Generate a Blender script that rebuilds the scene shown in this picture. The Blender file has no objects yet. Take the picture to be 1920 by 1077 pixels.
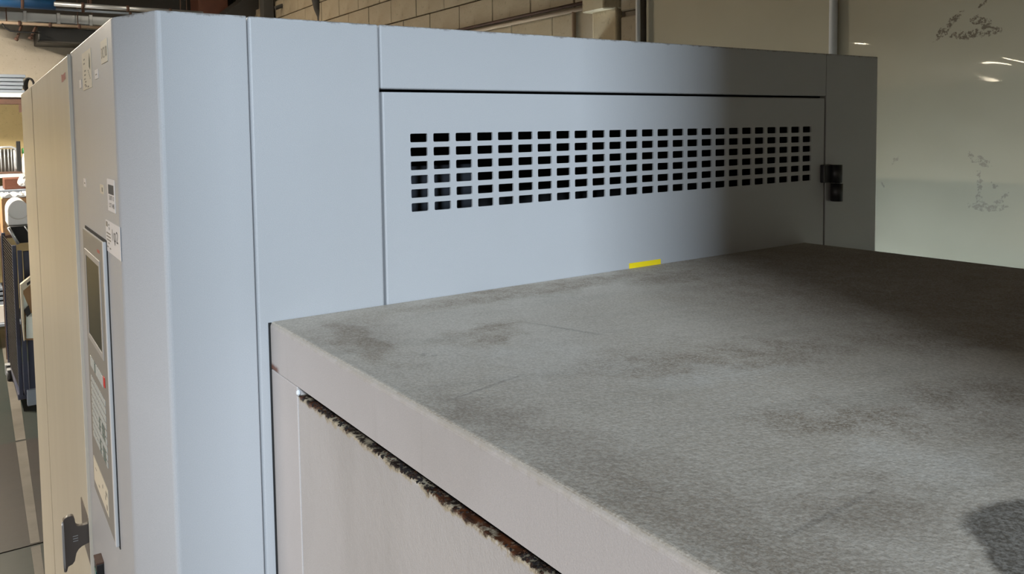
import bpy, bmesh, math, random
from mathutils import Vector, Matrix
random.seed(7)
SC = bpy.context.scene
COL = SC.collection

# ------------------------------------------------------------------ camera
F, CX, CY = 1472.19, 839.59, 336.93          # pixels, frame 1920 x 1077
CAM = Vector((0, -1.27344, 2.0))
_y, _p, _r = (math.radians(v) for v in (32.2233, 3.4345, -1.0175))
FW = Vector((math.sin(_y)*math.cos(_p), math.cos(_y)*math.cos(_p), -math.sin(_p)))
_rt = Vector((math.cos(_y), -math.sin(_y), 0)); _up = _rt.cross(FW)
RT = _rt*math.cos(_r) + _up*math.sin(_r); UP = _up*math.cos(_r) - _rt*math.sin(_r)
cd = bpy.data.cameras.new('camera'); cam = bpy.data.objects.new('camera', cd); COL.objects.link(cam)
cam.matrix_world = Matrix((( RT.x, UP.x, -FW.x, CAM.x), (RT.y, UP.y, -FW.y, CAM.y), (RT.z, UP.z, -FW.z, CAM.z), (0, 0, 0, 1)))
cd.sensor_fit = 'HORIZONTAL'; cd.sensor_width = 36; cd.lens = F/1920*36
cd.shift_x = (960-CX)/1920; cd.shift_y = -(538.5-CY)/1920
cd.clip_start = .02
SC.camera = cam

# ------------------------------------------------------------------ light
SC.view_settings.view_transform = 'Standard'; SC.view_settings.look = 'None'
SC.view_settings.exposure = 0; SC.view_settings.gamma = 1; SC.view_settings.use_curve_mapping = False
w = bpy.data.worlds.new('world'); SC.world = w; w.use_nodes = True
bg = w.node_tree.nodes['Background']; bg.inputs[0].default_value = (1.0, .82, .62, 1); bg.inputs[1].default_value = .55

def area(name, loc, target, sx, sy, power, col):
    l = bpy.data.lights.new(name, 'AREA'); l.shape = 'RECTANGLE'; l.size = sx; l.size_y = sy; l.energy = power; l.color = col
    o = bpy.data.objects.new(name, l); COL.objects.link(o); o.location = loc
    o.rotation_euler = (Vector(target)-Vector(loc)).to_track_quat('-Z', 'Y').to_euler(); return o
# cool daylight through the tall opening far behind the camera, cut by the jamb of wall_rear
area('daylight_rear', (-6.1, -16, 9.3), (.8, 0, 1.8), .9, 3.0, 5000, (.74, .87, 1.0))
# warm low daylight through the wide doorway to the left, cut by its lintel in wall_left
area('daylight_left', (-12, .8, 3.46), (0, .8, 1.9), 7.0, .9, 860, (1.0, .915, .86))

# unseen fill light added behind the cabinet to brighten the lower right wall
pas = area('passage_fill', (2.74, 3.3, .75), (3.0, 0, 1.1), .8, 1.3, 265, (.74, .90, 1.0)); pas.data.spread = math.radians(100)

# ------------------------------------------------------------------ node helpers
def mat(name, col, rough=.5, metal=0, spec=.5):
    m = bpy.data.materials.new(name); m.use_nodes = True
    b = m.node_tree.nodes['Principled BSDF']
    b.inputs['Base Color'].default_value = (*col, 1); b.inputs['Roughness'].default_value = rough
    b.inputs['Metallic'].default_value = metal; b.inputs['Specular IOR Level'].default_value = spec
    return m
class NT:
    def __init__(s, m): s.m = m; s.t = m.node_tree; s.b = s.t.nodes['Principled BSDF']; s._co = None
    def n(s, typ, **kw):
        x = s.t.nodes.new(typ)
        for k, v in kw.items(): setattr(x, k, v)
        return x
    def l(s, a, b): s.t.links.new(a, b)
    @property
    def co(s):
        if s._co is None: s._co = s.n('ShaderNodeTexCoord').outputs['Object']
        return s._co
    def val(s, sock, v):
        if hasattr(v, 'links'): s.l(v, sock)
        else: sock.default_value = v
    def noise(s, scale, detail=3, rough=.5, co=None, dist=0):
        x = s.n('ShaderNodeTexNoise'); s.l(co or s.co, x.inputs['Vector'])
        x.inputs['Scale'].default_value = scale; x.inputs['Detail'].default_value = detail
        x.inputs['Roughness'].default_value = rough; x.inputs['Distortion'].default_value = dist
        return x.outputs['Fac']
    def mapping(s, loc=(0,0,0), rot=(0,0,0), scl=(1,1,1), co=None, typ='TEXTURE'):
        x = s.n('ShaderNodeMapping', vector_type=typ); s.l(co or s.co, x.inputs[0])
        x.inputs[1].default_value = loc; x.inputs[2].default_value = rot; x.inputs[3].default_value = scl
        return x.outputs[0]
    def ramp(s, fac, a, b, ca=(0,0,0,1), cb=(1,1,1,1)):
        x = s.n('ShaderNodeValToRGB'); s.l(fac, x.inputs[0]); e = x.color_ramp.elements
        e[0].position = a; e[0].color = ca; e[1].position = b; e[1].color = cb; return x.outputs[0]
    def step(s, v, a, b, inv=False):
        x = s.n('ShaderNodeMapRange'); s.l(v, x.inputs[0]); x.inputs[1].default_value = a; x.inputs[2].default_value = b
        x.inputs[3].default_value = 1 if inv else 0; x.inputs[4].default_value = 0 if inv else 1; return x.outputs[0]
    def math(s, op, a, b=0.0, clamp=False):
        x = s.n('ShaderNodeMath', operation=op, use_clamp=clamp); s.val(x.inputs[0], a); s.val(x.inputs[1], b); return x.outputs[0]
    def mix(s, fac, a, b, mode='MIX'):
        x = s.n('ShaderNodeMix', data_type='RGBA', blend_type=mode); s.val(x.inputs[0], fac)
        for i, v in ((6, a), (7, b)):
            if hasattr(v, 'links'): s.l(v, x.inputs[i])
            else: x.inputs[i].default_value = (*v[:3], 1)
        return x.outputs[2]
    def bump(s, h, strength=.2, dist=.001, prev=None):
        x = s.n('ShaderNodeBump'); s.l(h, x.inputs['Height']); x.inputs['Strength'].default_value = strength
        x.inputs['Distance'].default_value = dist
        if prev: s.l(prev, x.inputs['Normal'])
        return x.outputs[0]
    def blob(s, x, y, rx, ry, rot=0, co=None, soft=(0, .55)):
        """elliptic stain, 1 in the middle, 0 at the rim"""
        g = s.n('ShaderNodeTexGradient', gradient_type='SPHERICAL')
        s.l(s.mapping((x, y, 0), (0, 0, rot), (rx, ry, 1000), co), g.inputs[0])
        return s.ramp(g.outputs['Fac'], *soft)
    def color(s, c): s.l(c, s.b.inputs['Base Color'])
    def rough(s, c): s.val(s.b.inputs['Roughness'], c)
    def normal(s, n): s.l(n, s.b.inputs['Normal'])
    def maxi(s, lst):
        r = lst[0]
        for x in lst[1:]: r = s.math('MAXIMUM', r, x)
        return r

# ---- paints
def powder(name, col, rough=.42, grime=.12, tint=(.24, .21, .17), top=None):
    m = mat(name, col, rough); t = NT(m)
    fine = t.noise(520, 2, .5); cloud = t.noise(2.2, 4, .6); grain = t.noise(900, 1)
    c = t.mix(t.ramp(grain, .35, .75), tuple(v*.93 for v in col), tuple(min(1, v*1.06) for v in col))
    c = t.mix(t.math('MULTIPLY', t.ramp(cloud, .48, .8), grime), c, tint)
    if top:
        sep = t.n('ShaderNodeSeparateXYZ'); t.l(t.co, sep.inputs[0])
        e = t.step(t.math('ADD', sep.outputs[2], t.math('MULTIPLY', t.math('SUBTRACT', t.noise(38, 5, .75), .5), .020)), top-.0005, top+.003)
        c = t.mix(t.math('MULTIPLY', e, .7), c, (.11, .085, .06))
    t.color(c); t.normal(t.bump(fine, .35, .0006)); return m
M = {}
M['grey'] = powder('grey_powder_coat', (.40, .405, .415), .45, .10, top=2.194)
M['bed'] = powder('bed_side_paint', (.44, .405, .385), .5, .22)
M['dark'] = mat('dark_interior', (.012, .012, .014), .7)
M['black'] = mat('black_plastic', (.012, .012, .013), .45)
M['gap'] = mat('black_gap_shade', (.006, .006, .006), .8)  # flat black put where gaps lie in shadow

def beige_paint():
    m = mat('beige_door_paint', (.50, .46, .36), .42); t = NT(m)
    st = t.noise(1.0, 5, .6, t.mapping((0,0,0), (0,0,0), (.10, .10, 1.3)))
    c = t.mix(t.ramp(st, .35, .7), (.51, .47, .375), (.475, .435, .345))
    t.color(c); t.normal(t.bump(t.noise(300, 2), .15, .0005)); return m
M['beige'] = beige_paint()

def top_paint():
    m = mat('dusty_top_paint', (.3, .3, .28), .62); t = NT(m); b = t.blob
    wob = t.n('ShaderNodeTexNoise'); t.l(t.co, wob.inputs[0]); wob.inputs['Scale'].default_value = 13; wob.inputs['Detail'].default_value = 5
    sub = t.n('ShaderNodeVectorMath', operation='SUBTRACT'); t.l(wob.outputs['Color'], sub.inputs[0]); sub.inputs[1].default_value = (.5,.5,.5)
    sc = t.n('ShaderNodeVectorMath', operation='SCALE'); t.l(sub.outputs[0], sc.inputs[0]); sc.inputs['Scale'].default_value = .16
    ad = t.n('ShaderNodeVectorMath', operation='ADD'); t.l(t.co, ad.inputs[0]); t.l(sc.outputs[0], ad.inputs[1]); wc = ad.outputs[0]
    sc2 = t.n('ShaderNodeVectorMath', operation='SCALE'); t.l(sub.outputs[0], sc2.inputs[0]); sc2.inputs['Scale'].default_value = .03
    ad2 = t.n('ShaderNodeVectorMath', operation='ADD'); t.l(t.co, ad2.inputs[0]); t.l(sc2.outputs[0], ad2.inputs[1]); oc = ad2.outputs[0]
    grit = t.ramp(t.noise(300, 4, .72), .42, .60); cloud = t.noise(3.2, 5, .62)
    cloud2 = t.noise(11, 5, .65); streak = t.noise(3, 5, .6, t.mapping((0,0,0), (0,0,math.radians(-12)), (.9, .16, 1)))
    base = t.mix(t.ramp(cloud, .32, .72), (.50, .445, .375), (.39, .335, .265))
    base = t.mix(t.math('MULTIPLY', t.ramp(streak, .5, .75), .45), base, (.25, .225, .185))
    # brown dust patches; the broad one also darkens the shaded right end
    br = t.maxi([b(.90, -.58, .27, .10, math.radians(-18), wc), b(.80, -.80, .15, .055, math.radians(-30), wc),
                 b(1.30, -.13, .17, .10, math.radians(10), wc), b(.70, -.27, .12, .06, math.radians(20), wc),
                 
                 b(.51, -.22, .05, .16, 0, wc), b(.98, -.86, .16, .10, 0, wc), b(1.62, -.42, .55, .60, .2, wc, (0, .45)), b(1.25, -.70, .30, .12, -.5, wc), b(1.0, -.06, .55, .07, 0, wc, (0, .7))])
    brk = t.math('ADD', t.math('MULTIPLY', t.ramp(t.noise(24, 5, .7), .38, .62), .7), .3)
    brm = t.math('MULTIPLY', t.math('MULTIPLY', br, brk), t.math('ADD', t.math('MULTIPLY', t.ramp(t.noise(420, 3, .6), .38, .58), .65), .35))
    c = t.mix(t.math('MULTIPLY', brm, .95), base, (.145, .098, .052))
    soft = t.maxi([b(.49, -.86, .085, .40, math.radians(-3), wc, (0, .8)), b(.62, -.93, .12, .06, math.radians(-30), wc, (0, .8)), b(.49, -.58, .06, .14, 0, wc, (0, .7)), b(.52, -.16, .10, .14, 0, wc, (0, .8)), b(1.75, -.5, .75, .75, 0, wc, (0, .6))])  # soft brown dirt; the widest blob also deepens the shade at the right
    c = t.mix(t.math('MULTIPLY', soft, .55), c, (.16, .115, .075))
    # pale dust bloom
    pale = t.maxi([b(.80, -.62, .13, .05, math.radians(-20), wc), b(.66, -.42, .20, .10, math.radians(-30), wc), b(.75, -.90, .10, .07, 0, wc)])
    c = t.mix(t.math('MULTIPLY', pale, t.math('MULTIPLY', t.ramp(cloud2, .3, .7), .55)), c, (.58, .55, .50))
    # dark oily stain by the near corner
    oil = t.maxi([b(.700, -1.038, .085, .080, 0, oc, (.10, .22)), b(.640, -1.052, .06, .05, .6, oc, (.10, .25))])
    c = t.mix(t.math('MULTIPLY', oil, .95), c, (.045, .038, .032))
    # scratches
    scr = t.maxi([b(.812, -.33, .005, .085, math.radians(18), None, (0, .4)), b(.545, -.491, .085, .004, math.radians(12), None, (0, .4)),
                  b(.595, -.912, .085, .004, math.radians(2), None, (0, .4)), b(.5547, -.3216, .010, .005, .8, None, (0, .3)), b(.563, -.335, .007, .004, .3, None, (0, .3))])
    c = t.mix(t.math('MULTIPLY', scr, .38), c, (.10, .085, .07))
    spk = t.ramp(t.noise(160, 1, .4), .76, .80)
    c = t.mix(t.math('MULTIPLY', spk, .35), c, (.6, .58, .54))
    c = t.mix(.30, c, t.mix(grit, (.19, .165, .13), (.62, .585, .52)))
    t.color(c); t.rough(t.ramp(br, 0, 1, (.55,)*3+(1,), (.85,)*3+(1,)))
    t.normal(t.bump(t.noise(190, 2, .5), .5, .0013, t.bump(t.noise(520, 2, .6), .4, .0006))); return m
M['top'] = top_paint()

def lid_side():
    # side band of the lid: paint, tan dust caught along its upper edge
    m = mat('lid_side_paint', (.43, .415, .405), .5); t = NT(m)
    sep = t.n('ShaderNodeSeparateXYZ'); t.l(t.co, sep.inputs[0])
    z = t.math('ADD', sep.outputs[2], t.math('MULTIPLY', t.math('SUBTRACT', t.noise(45, 5, .75), .5), .022))
    dust = t.step(z, 1.6765, 1.683); grain = t.noise(900, 1)
    c = t.mix(t.ramp(grain, .35, .75), (.41, .378, .36), (.465, .43, .41))
    c = t.mix(t.math('MULTIPLY', t.ramp(t.noise(3, 4, .6), .48, .8), .25), c, (.24, .21, .17))
    drip = t.math('MULTIPLY', t.ramp(t.noise(60, 3, .5, t.mapping((0,0,0),(0,0,0),(1,1,30))), .62, .7), .07)
    c = t.mix(drip, c, (.16, .13, .10)); c = t.mix(t.math('MULTIPLY', dust, .5), c, (.30, .26, .19))
    z2 = t.math('ADD', sep.outputs[2], t.math('MULTIPLY', t.math('SUBTRACT', t.noise(60, 4, .7), .5), .010))
    yr = t.blob(.44, -.012, .5, .03, 0, None, (0, .5))
    c = t.mix(t.math('MULTIPLY', t.math('MULTIPLY', yr, t.step(z2, 1.611, 1.617, True)), .9), c, (.13, .035, .010))
    t.color(c); t.normal(t.bump(t.noise(520, 2), .35, .0006)); return m
M['lid_side'] = lid_side()
def rusty_door():
    # bed door: paint with rust and tan dust eating down from its upper edge (z 1.592)
    m = mat('bed_door_paint', (.40, .385, .37), .55); t = NT(m)
    sep = t.n('ShaderNodeSeparateXYZ'); t.l(t.co, sep.inputs[0]); z = sep.outputs[2]
    n1 = t.noise(55, 5, .7); n2 = t.noise(14, 4, .6)
    grain = t.noise(900, 1)
    c = t.mix(t.ramp(grain, .35, .75), (.385, .355, .332), (.44, .41, .385))
    st = t.noise(1.6, 5, .6, t.mapping((0,0,0),(0,0,0),(.5,.28,1.2)))
    c = t.mix(t.math('MULTIPLY', t.ramp(st, .45, .75), .35), c, (.235, .21, .18))
    ed = t.math('ADD', z, t.math('MULTIPLY', t.math('SUBTRACT', n1, .5), .030))
    dust = t.step(t.math('ADD', ed, t.math('MULTIPLY', t.math('SUBTRACT', n2, .5), .012)), 1.5845, 1.5885)
    c = t.mix(t.math('MULTIPLY', dust, .75), c, (.34, .27, .16))
    rust = t.step(t.math('ADD', ed, t.math('MULTIPLY', t.math('SUBTRACT', n2, .5), .03)), 1.5885, 1.5925)
    c = t.mix(rust, c, t.mix(t.ramp(n2, .52, .66), (.014, .007, .004), (.12, .036, .010)))
    t.color(c); t.normal(t.bump(t.noise(420, 2), .35, .0008, t.bump(n1, .3, .003))); return m
M['bed_door'] = rusty_door()
def rust_edge():
    m = mat('rusty_edge', (.02, .008, .004), .9); t = NT(m); n1 = t.noise(90, 5, .7)
    t.color(t.mix(t.ramp(n1, .5, .68), (.008, .004, .003), (.10, .035, .010))); t.normal(t.bump(n1, .6, .003)); return m
M['rust'] = rust_edge()

def cream_wall():
    m = mat('cream_gloss_wall', (.52, .46, .31), .16); t = NT(m); b = t.blob
    # coordinates: object Y along the wall, Z up -> swizzle so that blobs work in (Y, Z)
    sep = t.n('ShaderNodeSeparateXYZ'); t.l(t.co, sep.inputs[0])
    cmb = t.n('ShaderNodeCombineXYZ'); t.l(sep.outputs[1], cmb.inputs[0]); t.l(sep.outputs[2], cmb.inputs[1]); yz = cmb.outputs[0]
    wob = t.n('ShaderNodeTexNoise'); t.l(t.co, wob.inputs[0]); wob.inputs['Scale'].default_value = 50; wob.inputs['Detail'].default_value = 5
    sub = t.n('ShaderNodeVectorMath', operation='SUBTRACT'); t.l(wob.outputs['Color'], sub.inputs[0]); sub.inputs[1].default_value = (.5,.5,.5)
    sc = t.n('ShaderNodeVectorMath', operation='SCALE'); t.l(sub.outputs[0], sc.inputs[0]); sc.inputs['Scale'].default_value = .05
    ad = t.n('ShaderNodeVectorMath', operation='ADD'); t.l(yz, ad.inputs[0]); t.l(sc.outputs[0], ad.inputs[1]); wc = ad.outputs[0]
    base = t.mix(t.ramp(t.noise(1.4, 4, .6), .35, .7), (.50, .452, .345), (.455, .41, .31))
    def peel(lst):
        k = t.maxi([b(*a[:4], math.radians(a[4]), wc, (.02, .12)) for a in lst]); n = t.noise(70, 5, .7)
        return t.math('MULTIPLY', k, t.ramp(n, .46, .52))
    up = peel(PEEL_UP); lo = peel(PEEL_LO)
    c = t.mix(t.math('MULTIPLY', up, .85), base, (.12, .085, .055)); c = t.mix(t.math('MULTIPLY', lo, .6), c, (.20, .165, .13))
    t.color(c); t.rough(t.ramp(t.math('MAXIMUM', up, lo), 0, 1, (.03,)*3+(1,), (.8,)*3+(1,)))
    wave = t.noise(1.6, 2, .5, t.mapping((0,0,0),(.35,0,0),(1, 1.6, .45)))
    t.normal(t.bump(wave, .25, .03)); return m

def floor_mat(name, a, bcol):
    m = mat(name, a, .42); t = NT(m); n = t.noise(1.6, 6, .65)
    c = t.mix(t.ramp(n, .35, .68), a, bcol); c = t.mix(t.math('MULTIPLY', t.ramp(t.noise(9, 5, .7), .5, .75), .5), c, tuple(v*.45 for v in a))
    t.color(c); t.normal(t.bump(n, .2, .01)); return m
M['floor'] = floor_mat('green_floor_paint', (.012, .021, .018), (.020, .023, .020))
M['slab'] = floor_mat('brown_floor_plate', (.026, .020, .018), (.017, .0155, .015))
M['line'] = floor_mat('worn_white_line', (.14, .13, .115), (.08, .072, .06))
def brickish(name, a, bcol, rough=.75):
    m = mat(name, a, rough); t = NT(m)
    c = t.mix(t.ramp(t.noise(5, 5, .65), .35, .7), a, bcol)
    c = t.mix(t.math('MULTIPLY', t.ramp(t.noise(30, 5, .7), .58, .72), .6), c, tuple(v*.3 for v in a))
    t.color(c); t.normal(t.bump(t.noise(60, 4, .6), .4, .004)); return m
M['block'] = brickish('painted_block', (.33, .27, .19), (.27, .215, .145))
M['mortar'] = brickish('dirty_joint', (.24, .195, .14), (.15, .12, .085))
M['post'] = brickish('ochre_pillar_paint', (.42, .33, .20), (.35, .27, .165))
M['backwall'] = brickish('grey_beige_plaster', (.44, .40, .34), (.40, .36, .30))
M['ochre'] = brickish('ochre_wall_paint', (.52, .42, .22), (.46, .37, .19))
M['ceil'] = mat('dark_ceiling', (.05, .045, .04), .9)
M['hall'] = mat('hall_wall', (.46, .41, .33), .9)
M['white'] = mat('white_plastic', (.68, .69, .70), .4)
M['pvc'] = mat('grey_white_conduit', (.56, .55, .54), .4)
M['trim'] = mat('cream_white_highlight', (.82, .77, .66), .4)  # pale tone for the highlight strip on the door edge
M['silver'] = mat('galvanised_steel', (.55, .57, .60), .38, .75)
M['tan'] = mat('tan_pipe_paint', (.36, .27, .20), .6)
M['bluepipe'] = mat('blue_pipe_paint', (.015, .085, .23), .4)
M['blueframe'] = powder('dark_blue_frame_paint', (.035, .042, .075), .4, .2)
M['slate'] = mat('slate_blue_profile', (.20, .235, .29), .5)
M['card'] = brickish('brown_cardboard', (.36, .21, .105), (.31, .18, .09))
M['redbrown'] = brickish('red_brown_box', (.13, .045, .025), (.10, .035, .02))
M['rusty'] = brickish('rusty_iron', (.10, .05, .035), (.06, .035, .025))
M['wire'] = mat('dark_wire', (.022, .02, .02), .5, .2)
M['yellow'] = mat('yellow_label', (.86, .66, .01), .45)
M['paper'] = mat('white_label_paper', (.70, .66, .63), .6)
M['cream_paper'] = mat('cream_label_paper', (.60, .54, .42), .6)
M['ink'] = mat('grey_ink', (.06, .055, .05), .7)
M['pale_ink'] = mat('faded_ink', (.24, .215, .17), .7)
M['green_ink'] = mat('dark_green_ink', (.045, .06, .035), .7)
M['red_ink'] = mat('red_print', (.42, .10, .075), .6)
M['panel'] = mat('control_panel_taupe', (.235, .22, .195), .5)
M['bezel'] = mat('screen_bezel', (.36, .34, .315), .45)
M['screen'] = mat('screen_glass', (.030, .032, .025), .42, 0, .25)
M['key'] = mat('light_key', (.42, .43, .40), .5)
M['keydark'] = mat('green_grey_key', (.13, .16, .14), .5)
M['redkey'] = mat('red_key', (.55, .035, .03), .4)
M['handle'] = mat('brown_metal_handle', (.125, .108, .098), .42, .1)
M['teal'] = mat('teal_glass', (.0, .10, .10), .2)
M['bluepl'] = mat('bright_blue_plastic', (.03, .22, .62), .4)
M['rubber'] = mat('wheel_rubber', (.05, .05, .05), .6)
M['sheet'] = mat('white_sheet', (.74, .80, .78), .5)
M['bottle'] = mat('green_bottle', (.05, .22, .06), .3)
M['bagwhite'] = mat('white_bag', (.70, .71, .73), .6)
M['inner'] = mat('grey_blue_inner_bracket', (.10, .11, .14), .5)
M['inner2'] = mat('dark_inner_bracket', (.022, .025, .032), .5)
lamp = mat('fluorescent_tube', (1, 1, 1)); NT(lamp).b.inputs['Emission Color'].default_value = (1, .86, .62, 1); lamp.node_tree.nodes['Principled BSDF'].inputs['Emission Strength'].default_value = 50
M['lamp'] = lamp

# ------------------------------------------------------------------ geometry helpers
def at(px, py, Y):
    d = FW + RT*((px-CX)/F) - UP*((py-CY)/F); return CAM + d*((Y-CAM.y)/d.y)
def atx(px, py, X):
    d = FW + RT*((px-CX)/F) - UP*((py-CY)/F); return CAM + d*((X-CAM.x)/d.x)
def empty(name, loc, label=None, cat=None, group=None):
    o = bpy.data.objects.new(name, None); COL.objects.link(o); o.location = loc; o.empty_display_size = .05
    tag(o, label, cat, group); return o
def tag(o, label=None, cat=None, group=None, kind=None):
    for k, v in (('label', label), ('category', cat), ('group', group), ('kind', kind)):
        if v: o[k] = v
    return o
def wloc(o):
    return o.location.copy() if o.type == 'EMPTY' else Vector((0, 0, 0))   # mesh parts sit at the world origin
def obj(name, bm, m, parent=None, smooth=False, label=None, origin=None):
    """bm in world coordinates -> one mesh object, origin at the parent (or given)"""
    base = wloc(parent) if parent else Vector((0, 0, 0))
    me = bpy.data.meshes.new(name); bm.to_mesh(me); bm.free()
    me.materials.append(M[m] if isinstance(m, str) else m)
    o = bpy.data.objects.new(name, me); COL.objects.link(o)
    if parent: o.parent = parent; o.matrix_parent_inverse = Matrix.Translation(-base)
    if smooth:
        for p in me.polygons: p.use_smooth = True
    if label: o['label'] = label
    return o
def NB(): return bmesh.new()
def box(bm, x0, x1, y0, y1, z0, z1, bev=0, seg=2):
    t = bmesh.new(); bmesh.ops.create_cube(t, size=1)
    for v in t.verts: v.co = Vector(((x0+x1)/2+v.co.x*(x1-x0), (y0+y1)/2+v.co.y*(y1-y0), (z0+z1)/2+v.co.z*(z1-z0)))
    if bev: bmesh.ops.bevel(t, geom=t.edges[:], offset=bev, segments=seg, affect='EDGES', profile=.5)
    join(bm, t); return bm
def join(bm, t, xf=None):
    mp = {}
    for v in t.verts: mp[v] = bm.verts.new(xf(v.co) if xf else v.co)
    for f in t.faces:
        try: bm.faces.new([mp[v] for v in f.verts])
        except ValueError: pass
    t.free(); return bm
def prism(bm, pts, z0, z1, bev=0, seg=2, xf=None):
    t = bmesh.new(); lo = [t.verts.new((p[0], p[1], z0)) for p in pts]; hi = [t.verts.new((p[0], p[1], z1)) for p in pts]
    t.faces.new(hi); t.faces.new(lo[::-1]); n = len(pts)
    for i in range(n): t.faces.new([lo[i], lo[(i+1) % n], hi[(i+1) % n], hi[i]])
    bmesh.ops.recalc_face_normals(t, faces=t.faces[:])
    if bev: bmesh.ops.bevel(t, geom=t.edges[:], offset=bev, segments=seg, affect='EDGES', profile=.5)
    return join(bm, t, xf)
def tube(bm, pts, r, seg=12, cap=True):
    pts = [Vector(p) for p in pts]; rings = []; up = None
    for i, p in enumerate(pts):
        d = (pts[min(i+1, len(pts)-1)] - pts[max(i-1, 0)]).normalized()
        if up is None: up = d.orthogonal().normalized()
        a = (up - d*up.dot(d)).normalized(); b = d.cross(a); up = a
        rr = r[i] if isinstance(r, (list, tuple)) else r
        rings.append([bm.verts.new(p + a*rr*math.cos(2*math.pi*k/seg) + b*rr*math.sin(2*math.pi*k/seg)) for k in range(seg)])
    for A, B in zip(rings, rings[1:]):
        for k in range(seg): bm.faces.new([A[k], A[(k+1) % seg], B[(k+1) % seg], B[k]])
    if cap: bm.faces.new(rings[0][::-1]); bm.faces.new(rings[-1])
    return bm
def lathe(bm, c, prof, seg=20):
    rings = [[bm.verts.new((c[0]+r*math.cos(2*math.pi*k/seg), c[1]+r*math.sin(2*math.pi*k/seg), c[2]+z)) for k in range(seg)] for r, z in prof]
    for A, B in zip(rings, rings[1:]):
        for k in range(seg): bm.faces.new([A[k], A[(k+1) % seg], B[(k+1) % seg], B[k]])
    bm.faces.new(rings[0][::-1]); bm.faces.new(rings[-1]); return bm
# slanted control side of the cabinet: s along it, off outwards, z up
O2 = Vector((.22946, .11102)); _A = math.radians(.8604)
D2 = Vector((math.sin(_A), math.cos(_A))); N2 = Vector((-D2.y, D2.x))
def fp(s, off, z):
    q = O2 + D2*s + N2*off; return Vector((q.x, q.y, z))
def fxf(co): return fp(co.x, co.y, co.z)
def fbox(bm, s0, s1, o0, o1, z0, z1, bev=0, seg=2):
    t = bmesh.new(); box(t, s0, s1, o0, o1, z0, z1, bev, seg); join(bm, t, fxf)
    bmesh.ops.recalc_face_normals(bm, faces=bm.faces[:]); return bm
def text_bm(body, size):
    cu = bpy.data.curves.new('t', 'FONT'); cu.body = body; cu.size = size; cu.extrude = 0; cu.resolution_u = 2
    o = bpy.data.objects.new('t', cu); COL.objects.link(o); bpy.context.view_layer.update()
    me = bpy.data.meshes.new_from_object(o.evaluated_get(bpy.context.evaluated_depsgraph_get()))
    bm = bmesh.new(); bm.from_mesh(me); bpy.data.objects.remove(o); bpy.data.meshes.remove(me); bpy.data.curves.remove(cu); return bm
def ftext(body, s0, s1, z0, z1, off, m, parent, name='print'):
    """flat print fitted to the box on the control side; reads towards smaller s"""
    t = text_bm(body, 1)
    xs = [v.co.x for v in t.verts]; ys = [v.co.y for v in t.verts]; ax, bx = min(xs), max(xs); ay, by = min(ys), max(ys)
    bm = NB(); join(bm, t, lambda c: fp(s1 + (s0-s1)*(c.x-ax)/(bx-ax), off, z0+(z1-z0)*(c.y-ay)/(by-ay)))
    return obj(name, bm, m, parent)

# ------------------------------------------------------------------ setting
XW = 3.2                                     # inner face of the right wall
def struct(name, bm, m, parent=None): 
    o = obj(name, bm, m, parent)
    if not parent: o['kind'] = 'structure'
    return o
floor = struct('floor', box(NB(), -14, 4, -18, 9.4, -.1, 0), 'floor')
struct('floor_plate', box(NB(), -1.5, .95, 3.02, 4.58, 0, .004, .002, 1), 'slab', floor)
for k, (ya, yb) in enumerate(((2.3, 3.0), (3.03, 4.56), (4.60, 8.2))):
    xa = lambda y: .2315 + (.2801-.2315)*(y-2.727)/(5.206-2.727)
    xb_ = lambda y: .2688 + (.3451-.2688)*(y-2.702)/(5.16-2.702)
    zz = .0055 if k == 1 else .002
    prism(bm := NB(), [(xa(ya), ya), (xb_(ya), ya), (xb_(yb), yb), (xa(yb), yb)], 0, zz); struct('painted_line', bm, 'line', floor)
struct('ceiling', box(NB(), -14, 4, -5.4, 9.4, 5.6, 5.7), 'ceil')
# rear wall: its jamb at x = -1.10 cuts the daylight into the shade seen on the machine
b = box(NB(), -1.10, 4, -5.45, -5.3, 0, 5.6); box(b, -14, -1.99, -5.45, -5.3, 0, 5.6); box(b, -1.99, -1.10, -5.45, -5.3, 5.1, 5.6)
struct('wall_rear', b, 'hall')
# left wall above the wide doorway
struct('wall_left', box(NB(), -5.15, -5, -6, 9.4, 2.60, 5.6), 'hall')
# unseen slab added to keep the passage fill off the upper right wall
struct('passage_baffle', box(NB(), 2.295, XW-.005, 2.1, 2.2, 1.1, 2.4), 'hall')
wb = struct('wall_back', box(NB(), -14, 4, 9.2, 9.35, 0, 5.6), 'backwall')
zl = at(20, 190, 9.1).z
struct('dado_paint', box(NB(), -4, 3.2, 9.17, 9.2, .0, zl), 'ochre', wb)

def rel(px, py):
    p = atx(px, py, XW); return p.y, p.z
def pk(x0, y0, x1, y1, wpx):
    """stroke between two points of the wall -> stain ellipse (y, z, ry, rz, angle)"""
    a, b_ = rel(x0, y0), rel(x1, y1); L = math.hypot(b_[0]-a[0], b_[1]-a[1])/2
    return ((a[0]+b_[0])/2, (a[1]+b_[1])/2, L*1.25+.008, wpx*.0026, math.degrees(math.atan2(b_[1]-a[1], b_[0]-a[0])))
PEEL_UP = [pk(1757, 72, 1800, 25, 5), pk(1790, 68, 1868, 58, 7), pk(1825, 36, 1855, 44, 6), pk(1838, 12, 1850, 2, 4), pk(1843, 52, 1868, 55, 5)]
PEEL_LO = [pk(1822, 386, 1872, 392, 6), pk(1836, 300, 1852, 308, 7), pk(1836, 325, 1836, 385, 3), pk(1818, 290, 1826, 302, 3), pk(1672, 306, 1682, 296, 3), pk(1870, 380, 1886, 366, 3), pk(1862, 348, 1866, 352, 3), pk(1652, 342, 1654, 346, 2), pk(1876, 386, 1888, 388, 2)]
M['cream'] = cream_wall()
yc = rel(1212, 60)[0]
wr = struct('wall_right', box(NB(), XW, XW+.2, -5.3, yc, 0, 5.6), 'cream')
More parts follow.
